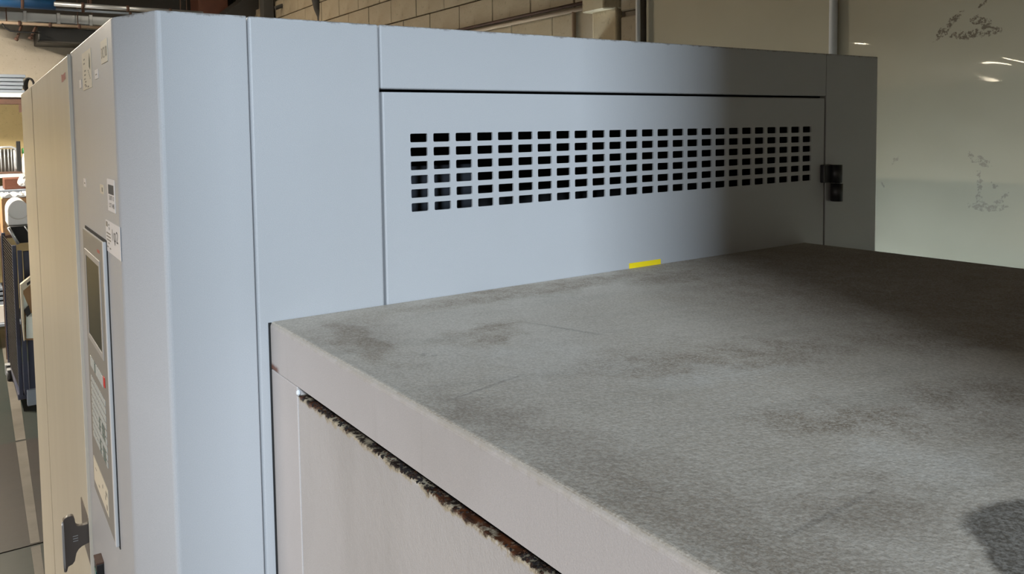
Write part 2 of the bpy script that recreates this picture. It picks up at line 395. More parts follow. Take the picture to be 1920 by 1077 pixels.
tube(bm := NB(), [(XW-.02, rel(1567, 90)[0], .02), (XW-.02, rel(1567, 90)[0], 5.58)], .0165, 14); cdt = obj('conduit', bm, 'pvc', None, True)
tag(cdt, 'white round conduit running up the cream gloss wall', 'conduit')
# block wall further back
wk = struct('wall_block', box(NB(), XW+.035, XW+.2, yc, 9.2, 0, 5.6), 'mortar')
me = None; bh = .2; bl = .42
for r in range(6):
    for k in range(17):
        y0 = yc + .16 + k*(bl) - (.21 if r % 2 else 0); z0 = 2.33 + r*bh
        ya, yb = max(y0, yc+.16), min(y0+bl-.008, 9.1)
        if yb-ya < .1: continue
        if yb-ya > bl-.02 and me:
            o = bpy.data.objects.new('block', me); COL.objects.link(o); o.location = (XW+.015+random.uniform(0, .005), (ya+yb)/2, z0+bh/2)
        else:
            o = obj('block', box(NB(), -.02, .02, -(yb-ya)/2, (yb-ya)/2, -bh/2+.004, bh/2-.004, .004, 1), 'block'); o.location = (XW+.015, (ya+yb)/2, z0+bh/2)
            if yb-ya > bl-.02: me = o.data
        o.parent = wk
# corner of the block wall: ochre pillar, narrow block column, pipe
ya, yb = rel(1168, 40)[0], rel(1122, 20)[0]
pl_ = struct('trim_1', box(NB(), XW-.05, XW+.03, ya, yb, 0, 3.05, .01), 'post')
prism(bm := NB(), [(XW-.10, yb+.03), (XW-.10, ya+.05), (XW-.03, ya-.01), (XW+.03, ya-.01), (XW+.03, yb+.03)], rel(1140, 22)[1], 3.3, .006, 1); struct('bracket_head', bm, 'post', pl_)
tr = struct('trim_2', box(NB(), XW-.012, XW+.03, rel(1203, 40)[0], rel(1172, 40)[0], 0, 5.6), 'mortar')
for z0 in (2.19, 2.41, rel(1185, 20)[1]):
    struct('block', box(NB(), XW-.035, XW-.012, rel(1203, 40)[0], rel(1172, 40)[0], z0, z0+.21, .006, 1), 'block', tr)
tube(bm := NB(), [(XW-.045, rel(1207.5, 40)[0], .02), (XW-.045, rel(1207.5, 40)[0], 5.58)], .0125, 12)
tag(obj('thin_pipe', bm, 'pvc', None, True), 'thin white pipe beside the block column above the cabinet', 'pipe')
a = rel(1118, 12); z = a[1]
cr = empty('wall_conduit', (XW-.02, a[0], z), 'horizontal tan conduit with vertical drop on the painted block wall', 'conduit')
obj('conduit_run', tube(NB(), [(XW-.022, a[0], z), (XW-.022, 8.9, z)], .014, 10), 'tan', cr, True)
obj('conduit_run', tube(NB(), [(XW-.022, a[0], z+.032), (XW-.022, 8.9, z+.032)], .011, 10), 'rusty', cr, True)
yv = rel(1081, 45)[0]
obj('conduit_drop', tube(NB(), [(XW-.02, yv, z-.01), (XW-.02, yv, 1.2)], .013, 10), 'tan', cr, True)

# ------------------------------------------------------------------ machine cabinet
xL, x1, x2, x3, xR = .2769, .4197, .6620, 2.0338, 2.2871
ZT, ZD, ZB = 2.197, 2.079, 1.685
cab = empty('machine_cabinet', (1.2, 1.2, 0), 'tall pale grey machine cabinet with slotted vent door and beige front door', 'machine')
P = lambda name, bm, m, par=cab, **k: obj(name, bm, m, par, **k)
S1 = .5955                                    # seam between grey control side and beige door
E2 = 2.425                                    # far end of the beige door
# dark carcass behind the sheet metal, hollow behind the vent
b = NB()
box(b, .34, .655, .03, 2.45, .02, 2.17); box(b, 2.06, 2.26, .03, 2.45, .02, 2.17)
box(b, .655, 2.06, .42, 2.45, .02, 2.17); box(b, .655, 2.06, .03, .42, 2.10, 2.17); box(b, .655, 2.06, .03, .42, .02, 1.66)
P('carcass', b, 'dark')
P('roof_sheet', box(NB(), .30, xR-.005, .02, 2.5, 2.172, 2.192), 'grey')
P('side_sheet', box(NB(), xR-.02, xR-.002, .021, 2.5, .02, ZT-.002, .003), 'grey')
P('rear_sheet', box(NB(), .34, xR-.02, 2.48, 2.5, .02, 2.172), 'grey')
# folded corner sheet: front face, chamfer, control side
a0 = O2; a1 = O2 + D2*S1; th = .018
pts = [(x1-.0012, 0), (xL, 0), tuple(a0), tuple(a1), (a1.x+th, a1.y), (a0.x+th*1.0, a0.y+th*.4), (xL+th*.5, th), (x1-.0012, th)]
t = bmesh.new(); lo = [t.verts.new((p[0], p[1], .02)) for p in pts]; hi = [t.verts.new((p[0], p[1], ZT)) for p in pts]
t.faces.new(hi); t.faces.new(lo[::-1]); n = len(pts)
for i in range(n): t.faces.new([lo[i], lo[(i+1) % n], hi[(i+1) % n], hi[i]])
bmesh.ops.recalc_face_normals(t, faces=t.faces[:])
def bev_at(t, sel, off, seg): bmesh.ops.bevel(t, geom=[e for e in t.edges if sel(e)], offset=off, segments=seg, affect='EDGES', profile=.5)
vert = lambda e, p: all(abs(v.co.x-p[0]) < 1e-5 and abs(v.co.y-p[1]) < 1e-5 for v in e.verts)
bev_at(t, lambda e: vert(e, pts[1]), .006, 4); bev_at(t, lambda e: vert(e, pts[2]), .007, 4); bev_at(t, lambda e: vert(e, pts[0]), .002, 2)
bev_at(t, lambda e: all(v.co.z > ZT-1e-5 for v in e.verts), .0022, 2)
P('corner_sheet', join(NB(), t), 'grey')
P('front_sheet', box(NB(), x1+.0012, x2-.0010, 0, .02, .02, ZT, .0045, 3), 'grey')
P('header_sheet', box(NB(), x2+.0010, x3-.0006, 0, .02, ZD+.0022, ZT, .0030, 3), 'grey')
P('end_sheet', box(NB(), x3+.0006, xR, 0, .02, .02, ZT, .0022, 2), 'grey')
# vent door with real slots
def vent_door():
    X0, X1, Z0, Z1, T = x2+.0035, x3-.0050, 1.60, ZD-.0032, .004
    gx0, pit, hw = .7217, .05033, .0372; gz1, pz, hh = 1.9990, .02604, .0162; nc, nr = 25, 6
    bm = bmesh.new(); cache = {}
    def V(x, z, y=0):
        k = (round(x, 6), round(z, 6), y)
        if k not in cache: cache[k] = bm.verts.new((x, y, z))
        return cache[k]
    cx = [gx0+hw/2+i*pit for i in range(nc)]; cz = [gz1-hh/2-j*pz for j in range(nr)]
    ex = [cx[0]-pit/2+i*pit for i in range(nc+1)]; ez = [cz[0]+pz/2-j*pz for j in range(nr+1)]
    r = .0022; arc = [0, 45, 90]
    for i in range(nc):
        for j in range(nr):
            c = {}
            for q, (sx, sz) in enumerate(((1, 1), (-1, 1), (-1, -1), (1, -1))):
                ox, oz = cx[i]+sx*(hw/2-r), cz[j]+sz*(hh/2-r)
                c[q] = [(ox+r*math.cos(math.radians(q*90+a)), oz+r*math.sin(math.radians(q*90+a))) for a in arc]
            cor = [(ex[i+1], ez[j]), (ex[i], ez[j]), (ex[i], ez[j+1]), (ex[i+1], ez[j+1])]
            loop = []
            for q in range(4):
                loop += c[q]
                for a in range(2): bm.faces.new([V(*cor[q]), V(*c[q][a+1]), V(*c[q][a])])
                nq = (q+1) % 4; bm.faces.new([V(*cor[q]), V(*cor[nq]), V(*c[nq][0]), V(*c[q][2])])
            for a in range(len(loop)):
                p, q2 = loop[a], loop[(a+1) % len(loop)]
                bm.faces.new([V(*p), V(*q2), V(*q2, T), V(*p, T)])
    # border strips share the grid's rim vertices
    bv = .0030
    def strip(lst, fx):
        for p, q in zip(lst, lst[1:]): bm.faces.new([V(*p), V(*q), V(*fx(q)), V(*fx(p))])
    top = [(x, ez[0]) for x in ex]; bot = [(x, ez[-1]) for x in ex]; lef = [(ex[0], z) for z in ez]; rig = [(ex[-1], z) for z in ez]
    A0, A1, B0, B1 = X0+bv, X1-bv, Z0+bv, Z1-bv
    strip(top, lambda p: (p[0], B1)); strip(bot, lambda p: (p[0], B0)); strip(lef, lambda p: (A0, p[1])); strip(rig, lambda p: (A1, p[1]))
    for (xx, zz, ax, az) in ((ex[0], ez[0], A0, B1), (ex[-1], ez[0], A1, B1), (ex[0], ez[-1], A0, B0), (ex[-1], ez[-1], A1, B0)):
        bm.faces.new([V(xx, zz), V(ax, zz), V(ax, az), V(xx, az)])
    # rounded rim, folded back
    rim = [(A0, B0)] + [(x, B0) for x in ex] + [(A1, B0)] + [(A1, z) for z in ez[::-1]] + [(A1, B1)] + [(x, B1) for x in ex[::-1]] + [(A0, B1)] + [(A0, z) for z in ez]
    def outw(p, k):
        x, z = p; x = X0 + (A0-X0)*(1-k) if x == A0 else (X1-(X1-A1)*(1-k) if x == A1 else x)
        z = Z0 + (B0-Z0)*(1-k) if z == B0 else (Z1-(Z1-B1)*(1-k) if z == B1 else z); return x, z
    lev = [(0, 0), (.5, .0009), (.85, .002), (1, bv), (1, .02)]
    for (k0, y0), (k1, y1) in zip(lev, lev[1:]):
        for p, q in zip(rim, rim[1:]+rim[:1]):
            a, b2, c2, d2 = V(*outw(p, k0), y0), V(*outw(q, k0), y0), V(*outw(q, k1), y1), V(*outw(p, k1), y1)
            if len({a, b2, c2, d2}) == 4:
                try: bm.faces.new([a, b2, c2, d2])
                except ValueError: pass
    bmesh.ops.recalc_face_normals(bm, faces=bm.faces[:]); return bm
vd = P('vent_door', vent_door(), 'grey', label='slotted vent door with six rows of small slots')
P('inner_bracket', box(NB(), .668, .775, .09, .105, 1.70, 1.965, .002), 'inner')
P('inner_bracket', box(NB(), .80, .98, .17, .19, 1.67, 1.93, .002), 'inner2')
# hinge
hg = P('hinge', box(NB(), 2.0095, 2.045, -.012, 0, 1.8440, 1.8935, .002), 'black', label='black two-knuckle hinge')
obj('knuckle', tube(NB(), [(2.056, -.018, 1.8430), (2.056, -.018, 1.8920)], .0155, 20), 'black', hg, True)
obj('knuckle', tube(NB(), [(2.060, -.018, 1.7915), (2.060, -.018, 1.8400)], .0155, 20), 'black', hg, True)
obj('leaf', box(NB(), 2.058, 2.090, -.012, 0, 1.7915, 1.8400, .002), 'black', hg)
P('yellow_label', box(NB(), 1.2835, 1.3845, -.0012, .001, 1.60, 1.6968), 'yellow', label='yellow label strip')
# beige front door, two leaves
dr = P('front_door', fbox(NB(), S1+.003, 1.80, -.02, .0042, .02, ZT-.004, .0022, 2), 'beige', label='beige front door')
P('front_door', fbox(NB(), 1.8025, E2, -.02, .0055, .02, ZT-.004, .0025, 2), 'beige', label='beige front door')
P('edge_highlight', fbox(NB(), S1+.0004, S1+.0030, -.01, .0068, .02, ZT-.004, .0004, 1), 'trim', label='cream white edge highlight')  # added strip, the lit door edge put into its pale colour
for q0, q1, z0, z1 in ((.745, .764, 2.140, 2.158), (.722, .740, 2.1395, 2.156), (.700, .717, 2.141, 2.157), (.674, .695, 2.142, 2.158)): obj('red_print', fbox(NB(), q0, q1, .0042, .0047, z0, z1), 'red_ink', dr)
P('roof_bolt', lathe(NB(), (fp(.38, -.02, 0).x, fp(.38, 0, 0).y, ZT-.008), [(.006, 0), (.006, .014), (.004, .018)], 10), 'white', smooth=False)
# control panel
cp = P('control_panel', fbox(NB(), .156, .455, .0012, .0068, 1.238, 1.810, .0022, 2), 'panel', label='taupe control panel')
Q = lambda name, bm, m, **k: obj(name, bm, m, cp, **k)
Q('panel_gap_shade', fbox(NB(), .1495, .459, .0001, .0014, 1.234, 1.814), 'gap')  # black sheet stands in for the shadow gap round the panel
Q('side_rail', fbox(NB(), .1545, .1660, .001, .0074, 1.237, 1.811, .0015, 2), 'pvc')
b = NB()
for s0, s1, z0, z1 in ((.208, .2215, 1.578, 1.7695), (.4135, .427, 1.578, 1.7695), (.2215, .4135, 1.757, 1.7695), (.2215, .4135, 1.578, 1.590)): fbox(b, s0, s1, .006, .0082, z0, z1, .0006, 1)
Q('screen_bezel', b, 'bezel')
Q('screen', fbox(NB(), .2215, .4135, .0055, .0072, 1.590, 1.757), 'screen', label='dark glass screen')
for k in range(9):
    s = .413 - k*.0205; m = 'redkey' if k == 9 else ('keydark' if k == 3 else 'key')
    Q('function_key', fbox(NB(), s-.016, s, .0066, .0082, 1.520, 1.542, .0006, 1), m)
Q('function_key', fbox(NB(), .206, .2245, .0066, .0084, 1.526, 1.546, .0006, 1), 'redkey', label='red stop key')
b = NB(); b2 = NB()
for r in range(9):
    for k in range(10):
        s = .419 - k*.0208; z = 1.4985 - r*.0152
        fbox(b2 if (r > 2 and k > 4) and (r*k) % 3 else b, s-.0165, s, .0066, .0080, z-.0108, z, .0004, 1)
tag(Q('keypad', b, 'key'), kind='stuff'); tag(Q('keypad', b2, 'keydark'), kind='stuff')
lp = Q('instruction_plate', fbox(NB(), .234, .437, .0064, .0078, 1.262, 1.316), 'cream_paper', label='cream instruction plate')
Q('red_print', fbox(NB(), .205, .237, .0066, .0071, 1.7835, 1.7895), 'red_ink')
for s0, s1, z0, z1 in ((.30, .306, 1.294, 1.301), (.35, .362, 1.276, 1.279), (.262, .27, 1.285, 1.293), (.243, .262, 1.298, 1.305), (.245, .255, 1.270, 1.280), (.39, .41, 1.297, 1.299)):
    Q('plate_print', fbox(NB(), s0, s1, .0078, .0082, z0, z1), 'pale_ink')
# stickers on the control side
def sticker(s0, s1, z0, z1, m, label): return P('sticker', fbox(NB(), s0, s1, .0001, .0008, z0, z1), m, label=label)
def ink(st, s0, s1, z0, z1, m='ink'): return obj('print', fbox(NB(), s0, s1, .0008, .0011, z0, z1), m, st)
st = sticker(.253, .386, 2.099, 2.1735, 'cream_paper', 'cream instruction sticker with small drawings')
prism(bm := NB(), [(.272, 2.134), (.268, 2.150), (.275, 2.165), (.283, 2.152), (.285, 2.140)], .0008, .0011, xf=lambda c: fp(c.x, c.z, c.y)); obj('print', bm, 'green_ink', st)
for s0, z0 in ((.352, 2.158), (.355, 2.150), (.345, 2.135), (.348, 2.127), (.352, 2.119), (.340, 2.113), (.348, 2.1075), (.335, 2.104), (.305, 2.1015)): ink(st, s0-.008, s0+.012, z0, z0+.0028, 'pale_ink')
for k in range(5): ink(st, .272+k*.006, .277+k*.006, 2.116+k*.004, 2.119+k*.004, 'pale_ink')
st = sticker(.0495, .123, 2.131, 2.170, 'cream_paper', 'cream sticker with dark characters')
ftext('DC2 00', .054, .117, 2.1395, 2.1585, .0010, 'pale_ink', st)
st = sticker(.1685, .2105, 2.110, 2.127, 'paper', 'small white sticker'); ink(st, .18, .20, 2.117, 2.119, 'pale_ink')
st = sticker(.4145, .448, 2.107, 2.124, 'paper', 'small white sticker')
st = sticker(.4135, .452, 1.899, 1.916, 'paper', 'small pale sticker'); ink(st, .425, .44, 1.905, 1.908, 'pale_ink')
st = sticker(.1625, .2070, 1.898, 1.915, 'cream_paper', 'small yellowed sticker'); ink(st, .172, .185, 1.902, 1.910, 'pale_ink')
st = sticker(.0378, .1165, 1.8725, 1.929, 'paper', 'white barcode sticker')
s = .104
while s > .048:
    wd = random.choice((.0012, .0020, .0034)); ink(st, s-wd, s, 1.9030, 1.9195, 'ink'); s -= wd + random.choice((.0008, .0014))
ftext('33071 0', .046, .101, 1.8925, 1.9005, .0010, 'ink', st); ftext('LOT 1485', .043, .101, 1.8795, 1.8875, .0010, 'ink', st)
st = sticker(-.0015, .1545, 1.796, 1.853, 'paper', 'white card with handwritten mark and barcode')
ink(st, .130, .148, 1.8415, 1.8505, 'pale_ink')
ink(st, .112, .121, 1.8445, 1.848, 'pale_ink'); ftext('78', .108, .119, 1.8375, 1.842, .0010, 'ink', st)
for k in range(3): ink(st, .100, .146, 1.8290-k*.0060, 1.8315-k*.0060, 'pale_ink')
ink(st, .118, .128, 1.8110, 1.8140, 'pale_ink'); ink(st, .132, .144, 1.8040, 1.8065, 'pale_ink'); ink(st, .103, .116, 1.8030, 1.8055, 'pale_ink')
ftext('1\u03c62', .020, .082, 1.8160, 1.8420, .0010, 'ink', st)
# door handle: base plate and cast lever
hd = P('door_handle', fbox(NB(), .600, .757, .004, .0062, .987, 1.095, .0008, 1), 'handle', label='brown metal door handle')
LV = [(.0600, 1.1115), (.0575, 1.1150), (.0516, 1.1183), (.0420, 1.1192), (.0375, 1.1165), (.0355, 1.1100), (.0343, 1.0995), (.0325, 1.0935), (.0280, 1.0905), (.0183, 1.0890), (.0062, 1.0905), (.0062, 1.0445),
      (.0120, 1.0430), (.0232, 1.0393), (.0300, 1.0345), (.0350, 1.0265), (.0375, 1.0160), (.0390, 1.0085), (.0440, 1.0025), (.0535, .9993), (.0565, .9885), (.0600, .9870), (.0618, .9900), (.0610, 1.0400)]
bm = NB(); prism(bm, LV, -.007, .007, .0012, 2, xf=lambda c: fp(.612+c.z, c.x, c.y)); bmesh.ops.recalc_face_normals(bm, faces=bm.faces[:])
obj('lever', bm, 'handle', hd)
obj('lever_rim', tube(NB(), [fp(.605, .0612, z) for z in (.990, 1.01, 1.06, 1.10, 1.110)], [.0015, .0028, .0028, .0028, .0018], 10), 'silver', hd, True)
for k in range(3):
    obj('cast_mark', fbox(NB(), .6043, .606, .030, .041, 1.056+k*.006, 1.058+k*.006), 'silver', hd)
# black switch block with teal front near the bottom of the frame
sw = P('switch_block', fbox(NB(), .405, .447, .0, .0145, .90, 1.086, .002), 'black', label='black switch block with teal insert')
obj('insert', fbox(NB(), .413, .440, .0143, .0160, .90, 1.068, .0006, 1), 'teal', sw)
obj('cap_plate', fbox(NB(), .404, .448, .0, .0155, 1.0862, 1.090, .0006, 1), 'rusty', sw)

# ------------------------------------------------------------------ machine bed in front of the cabinet
xb, xr, yN = .4413, 1.9427, -2.05
bed = empty('machine_bed', ((xb+xr)/2, -1.0, 0), 'low broad machine bed with dusty stained grey top cover', 'machine')
B = lambda name, bm, m, **k: obj(name, bm, m, bed, **k)
# lid: top sheet with folded rounded edges
t = bmesh.new(); box(t, xb, xr, yN, -.0015, 1.606, ZB)
bev_at(t, lambda e: abs(e.verts[0].co.x-e.verts[1].co.x) < 1e-5 and all(abs(v.co.x-xb) < 1e-5 for v in e.verts) and all(v.co.z > ZB-1e-5 for v in e.verts), .0075, 5)
bev_at(t, lambda e: all(v.co.z > ZB-1e-5 for v in e.verts) and all(abs(v.co.x-xr) < 1e-5 for v in e.verts), .004, 3)
lid = B('lid', join(NB(), t), 'lid_side', label='dusty top cover')
lid.data.materials.append(M['top'])
for p in lid.data.polygons:
    if p.normal.z > .75: p.material_index = 1
B('frame', box(NB(), xb+.045, xr-.02, yN+.02, -.004, .04, 1.6055), 'dark')
B('corner_post', box(NB(), xb, xb+.045, -.1175, -.0015, .04, 1.6045, .0015, 2), 'bed')
dy = -.1200
b = box(NB(), xb, xb+.016, yN+.01, dy, .04, 1.592, .003, 2)
B('side_door', b, 'bed_door', label='grey side door with rusted upper edge')
# rust flakes and swarf along the upper edge of the door, joined: nobody could count them
b = NB()
for k in range(700):
    y = random.uniform(-.95, -.17); h = random.uniform(.0003, .0016); wd = random.uniform(.0008, .003)
    dens = .5+.5*math.sin(y*23)+.3*math.sin(y*61)
    if random.random() > dens: continue
    x0 = xb+random.uniform(-.0006, .012); box(b, x0, x0+random.uniform(.001, .004), y-wd/2, y+wd/2, 1.590, 1.592+h)
tag(B('rust_flakes', b, 'rust'), kind='stuff')
B('rear_lip', box(NB(), xb+.016, xb+.045, yN+.01, dy, 1.57, 1.588), 'rust')
lathe(b := NB(), (xb-.0005, -.1245, 1.5965), [(.001, -.004), (.0035, -.001), (.0035, .003), (.001, .0055)], 10); B('sealant_dab', b, 'white')
B('joint_shade', box(NB(), xb-.0030, xb+.002, -.0030, -.0005, .04, ZB-.001), 'gap')  # black strip stands in for the shadow between bed and cabinet
B('right_side', box(NB(), xr-.02, xr-.001, yN+.01, -.004, .04, 1.605), 'bed')
B('near_side', box(NB(), xb+.01, xr-.01, yN+.004, yN+.02, .04, 1.605), 'bed')

# ------------------------------------------------------------------ far left: trolley and the things around it
def put(px, py, Y): p = at(px, py, Y); return p.x, p.z
YT = 5.25
xp, _ = put(31, 560, YT); zt_ = put(30, 465, YT)[1]; zb_ = put(42, 742, YT)[1]
tx1 = xp+.62
tro = empty('cage_trolley', (xp+.3, YT+.5, 0), 'black wire cage trolley with dark blue posts beside the beige door', 'trolley')
T = lambda name, bm, m, **k: obj(name, bm, m, tro, **k)
xf_, _ = put(14, 600, 6.2)                    # far left corner
for (x, y) in ((xp, YT), (xf_, 6.2), (tx1, YT+.02), (tx1, 6.2)): T('post', box(NB(), x-.014, x+.014, y-.014, y+.014, zb_, zt_+.02, .003, 1), 'blueframe')
x2a, x2b = put(36.5, 560, YT)[0], put(45, 560, YT)[0]
T('door_stile', box(NB(), x2a, x2b, YT-.03, YT+.004, zb_+.005, zt_-.02, .003, 1), 'blueframe')
T('door_stile', box(NB(), x2b+.008, x2b+.05, YT-.015, YT+.01, zb_-.01, zt_-.03, .003, 1), 'blueframe')
T('back_panel', box(NB(), x2b+.01, tx1, YT+.012, YT+.02, zb_+.04, zt_-.03), 'black')
T('deck', box(NB(), min(xf_, xp), tx1, YT-.01, 6.2, zb_-.03, zb_+.015, .004, 1), 'blueframe')
T('bumper', box(NB(), x2b-.015, tx1, YT-.05, YT, zb_-.075, zb_+.045, .004, 1), 'slate')
b = NB(); nz = 46; ny = 34
for k in range(ny+1):
    f = k/ny; x = xp+(xf_-xp)*f; y = YT+(6.2-YT)*f
    box(b, x-.0022, x+.0022, y-.0022, y+.0022, zb_, zt_)
for k in range(nz+1):
    z = zb_+(zt_-zb_)*k/nz; tube(b, [(xp-.003, YT, z), (xf_-.003, 6.2, z)], .0022, 4)
tag(T('wire_mesh', b, 'wire'), kind='stuff')
b = NB()
for k in range(30):
    y = YT+.05+k*.03; box(b, tx1-.002, tx1+.002, y-.002, y+.002, zb_, zt_)
tag(T('wire_mesh', b, 'wire'), kind='stuff')
def caster(x, y, par, lab):
    r = .062
    fk = T('caster', box(NB(), x-.03, x+.03, y-.03, y+.03, .125, max(.14, zb_-.03), .004, 1), 'silver')
    bm = NB(); tube(bm, [(x-.018, y, r), (x+.018, y, r)], r, 24); obj('tyre', bm, 'rubber', fk, True)
    bm = NB(); tube(bm, [(x-.0205, y, r), (x+.0205, y, r)], r*.72, 24); obj('wheel_disc', bm, 'silver', fk, True)
    for sx in (-1, 1): obj('fork', box(NB(), x+sx*.026-.003, x+sx*.026+.003, y-.022, y+.022, .05, .13, .002, 1), 'silver', fk)
    obj('brake_pedal', box(NB(), x-.02, x+.02, y-.095, y-.03, .10, .112, .003, 1), 'silver', fk)
    obj('brake_tab', box(NB(), x+.031, x+.043, y-.05, y-.02, .005, .11, .003, 1), 'bluepl', fk)
caster(put(17, 690, 6.15)[0], 6.15, tro, ''); caster(tx1-.05, 6.1, tro, ''); caster(xp+.10, YT+.08, tro, ''); caster(tx1-.05, YT+.08, tro, '')
# black tray on the trolley
za = put(30, 463, 5.3)[1]; zc = put(30, 424, 5.3)[1]; xa_, xz_ = put(17, 440, 5.3)[0], put(75, 440, 5.3)[0]
ty = empty('black_tray', ((xa_+xz_)/2, 5.45, za+.022), 'black flared plastic tray on top of the cage trolley', 'tray')
b = NB(); t = bmesh.new(); box(t, xa_, xz_, 5.27, 5.75, za+.022, zc, .006, 2)
for v in t.verts:
    k = (zc-v.co.z)/(zc-za); v.co.x += (.05*k if v.co.x < (xa_+xz_)/2 else -.05*k); v.co.y += .05*k if v.co.y < 5.5 else -.05*k
join(b, t); obj('tray_body', b, 'black', ty)
obj('tray_rim', tube(NB(), [(xa_+.055, 5.30, za+.022), (xa_+.03, 5.28, (za+zc)/2), (xa_-.004, 5.262, zc-.004)], .011, 10), 'silver', ty, True)
obj('tray_strap', tube(NB(), [(xa_+.10, 5.255, zc-.002), (xa_+.14, 5.28, (za+zc)/2), (xa_+.18, 5.30, za+.03)], .004, 8), 'silver', ty, True)
# white domed hood on the tray
xc0, xc1 = put(13, 400, 5.4)[0], put(54, 400, 5.4)[0]; z0 = zc+.001; zmid = put(30, 396, 5.4)[1]; ztop = put(30, 374, 5.4)[1]
xm = (xc0+xc1)/2; rr = (xc1-xc0)/2
pts = [(xc0, z0), (xc1, z0)] + [(xm+rr*math.cos(math.radians(a)), zmid+(ztop-zmid)*math.sin(math.radians(a))) for a in range(0, 181, 15)]
hood = empty('white_hood', (xm, 5.5, z0), 'white arch-topped plastic hood standing on the black tray', 'hood')
bm = NB(); prism(bm, pts, 5.34, 5.68, .008, 2, xf=lambda c: Vector((c.x, c.z, c.y))); bmesh.ops.recalc_face_normals(bm, faces=bm.faces[:]); obj('shell', bm, 'white', hood)
obj('front_ring', tube(NB(), [(xm+rr*.93*math.cos(math.radians(a)), 5.337, zmid-.004+rr*.72*math.sin(math.radians(a))) for a in range(180, 361, 15)], .0035, 6), 'pvc', hood, True)
# beige holder with a white sheet on the trolley front
hy = 5.13
def P2(px, py): p = at(px, py, hy); return (p.x, p.z)
hol = empty('sheet_holder', (put(45, 600, hy)[0], hy, put(45, 640, hy)[1]), 'beige metal sheet holder with white card on the trolley front', 'holder')
def plate(name, pix, m, y0, y1, par):
    bm = NB(); prism(bm, [P2(*q) for q in pix], y0, y1, .002, 1, xf=lambda c: Vector((c.x, c.z, c.y))); bmesh.ops.recalc_face_normals(bm, faces=bm.faces[:]); return obj(name, bm, m, par)
plate('frame_stile', [(38, 534), (43.5, 541), (47, 638), (45, 641), (41, 600)], 'beige', hy, hy+.05, hol)
plate('frame_bar', [(38, 534), (90, 492), (90, 506), (44, 545)], 'beige', hy-.005, hy+.045, hol)
plate('bar_slot', [(50, 531), (62, 522), (62, 527), (51, 536)], 'black', hy-.008, hy-.004, hol)
plate('holder_back', [(43, 545), (90, 508), (90, 640), (47, 640)], 'card', hy+.03, hy+.045, hol)
plate('white_card', [(48.5, 592), (60, 588), (66, 600), (90, 600), (90, 634), (49.5, 636)], 'sheet', hy+.012, hy+.02, hol)
plate('white_card', [(44, 552), (53, 574), (45, 583)], 'sheet', hy+.012, hy+.02, hol)
plate('black_clip', [(45, 583), (54, 573), (58, 588), (51, 595)], 'black', hy-.004, hy+.012, hol)
# workbench behind with boxes
def bench():
    y0, y1 = 7.2, 8.0; z = put(20, 356, y0)[1]; x0, x1_ = -.9, 1.1
    e = empty('workbench', (.1, 7.6, 0), 'grey workbench carrying boxes behind the cage trolley', 'workbench')
    obj('bench_top', box(NB(), x0, x1_, y0, y1, z-.04, z, .004, 1), 'slate', e)
    for x in (x0+.05, x1_-.05):
        for y in (y0+.05, y1-.05): obj('leg', box(NB(), x-.025, x+.025, y-.025, y+.025, 0, z-.04), 'slate', e)
    zs = put(8, 650, 7.3)[1]
    obj('bench_shelf', box(NB(), x0+.05, x1_-.05, y0+.08, y1-.05, .22, .25, .003, 1), 'slate', e); return z
zb1 = bench()
bx0 = put(8, 350, 7.35)[0]
def simple_box(name, x0, x1_, y0, y1, z0, z1, m, label, cat, flap=None):
    e = empty(name, ((x0+x1_)/2, (y0+y1)/2, z0), label, cat)
    obj('carton', box(NB(), x0, x1_, y0, y1, z0, z1, .004, 1), m, e)
    obj('lid_seam', box(NB(), x0+.002, x1_-.002, (y0+y1)/2-.02, (y0+y1)/2+.02, z1-.001, z1+.002), flap or m, e); return e
simple_box('brown_box', put(8, 345, 7.25)[0], put(60, 345, 7.25)[0], 7.25, 7.55, zb1, put(20, 335, 7.25)[1], 'redbrown', 'dark red brown box on the workbench under the rod rack', 'box')
def crumple(bm, c, sx, sy, sz, seed):
    rnd = random.Random(seed); t = bmesh.new(); bmesh.ops.create_icosphere(t, subdivisions=3, radius=1)
    for v in t.verts:
        k = 1 + rnd.uniform(-.16, .16); v.co = Vector((c[0]+v.co.x*sx*k, c[1]+v.co.y*sy*k, c[2]+max(v.co.z, -.75)*sz*k))
    join(bm, t); return bm
zbt = put(20, 335, 7.25)[1]
p = at(46, 341, 7.2); sz_ = .05
bg_ = empty('white_bag', (p.x, 7.22, p.z), 'crumpled white plastic bag at the edge of the brown box', 'bag')
obj('bag_body', crumple(NB(), (p.x, 7.22, p.z), .055, .02, .055, 3), 'bagwhite', bg_)
bm = NB(); tube(bm, [(p.x-.01, 7.22, p.z+.04), (p.x-.03, 7.22, p.z+.075)], [.02, .006], 8); obj('bag_neck', bm, 'bagwhite', bg_)
# cardboard box with white foam on top, nearer, on a stool-height stand
yk = 6.45; kx0, kx1 = put(3, 390, yk)[0], put(75, 390, yk)[0]; kz1 = put(20, 372, yk)[1]; kz0 = put(20, 440, yk)[1]
stn = empty('metal_stand', ((kx0+kx1)/2, yk+.2, 0), 'dark metal stand under the cardboard box behind the trolley', 'stand')
obj('stand_top', box(NB(), kx0-.02, kx1+.02, yk, yk+.45, kz0-.03, kz0-.001, .003, 1), 'rusty', stn)
for x in (kx0+.01, kx1-.01):
    for y in (yk+.03, yk+.42): obj('leg', box(NB(), x-.015, x+.015, y-.015, y+.015, 0, kz0-.03), 'rusty', stn)
simple_box('cardboard_box', kx0, kx1, yk+.01, yk+.4, kz0, kz1, 'card', 'brown cardboard box behind the white arch-topped hood', 'box')
fo = empty('foam_sheet', ((kx0+kx1)/2, yk+.2, kz1+.003), 'white foam packing lying on the cardboard box', 'foam')
b = NB(); t = bmesh.new(); bmesh.ops.create_grid(t, x_segments=14, y_segments=8, size=1)
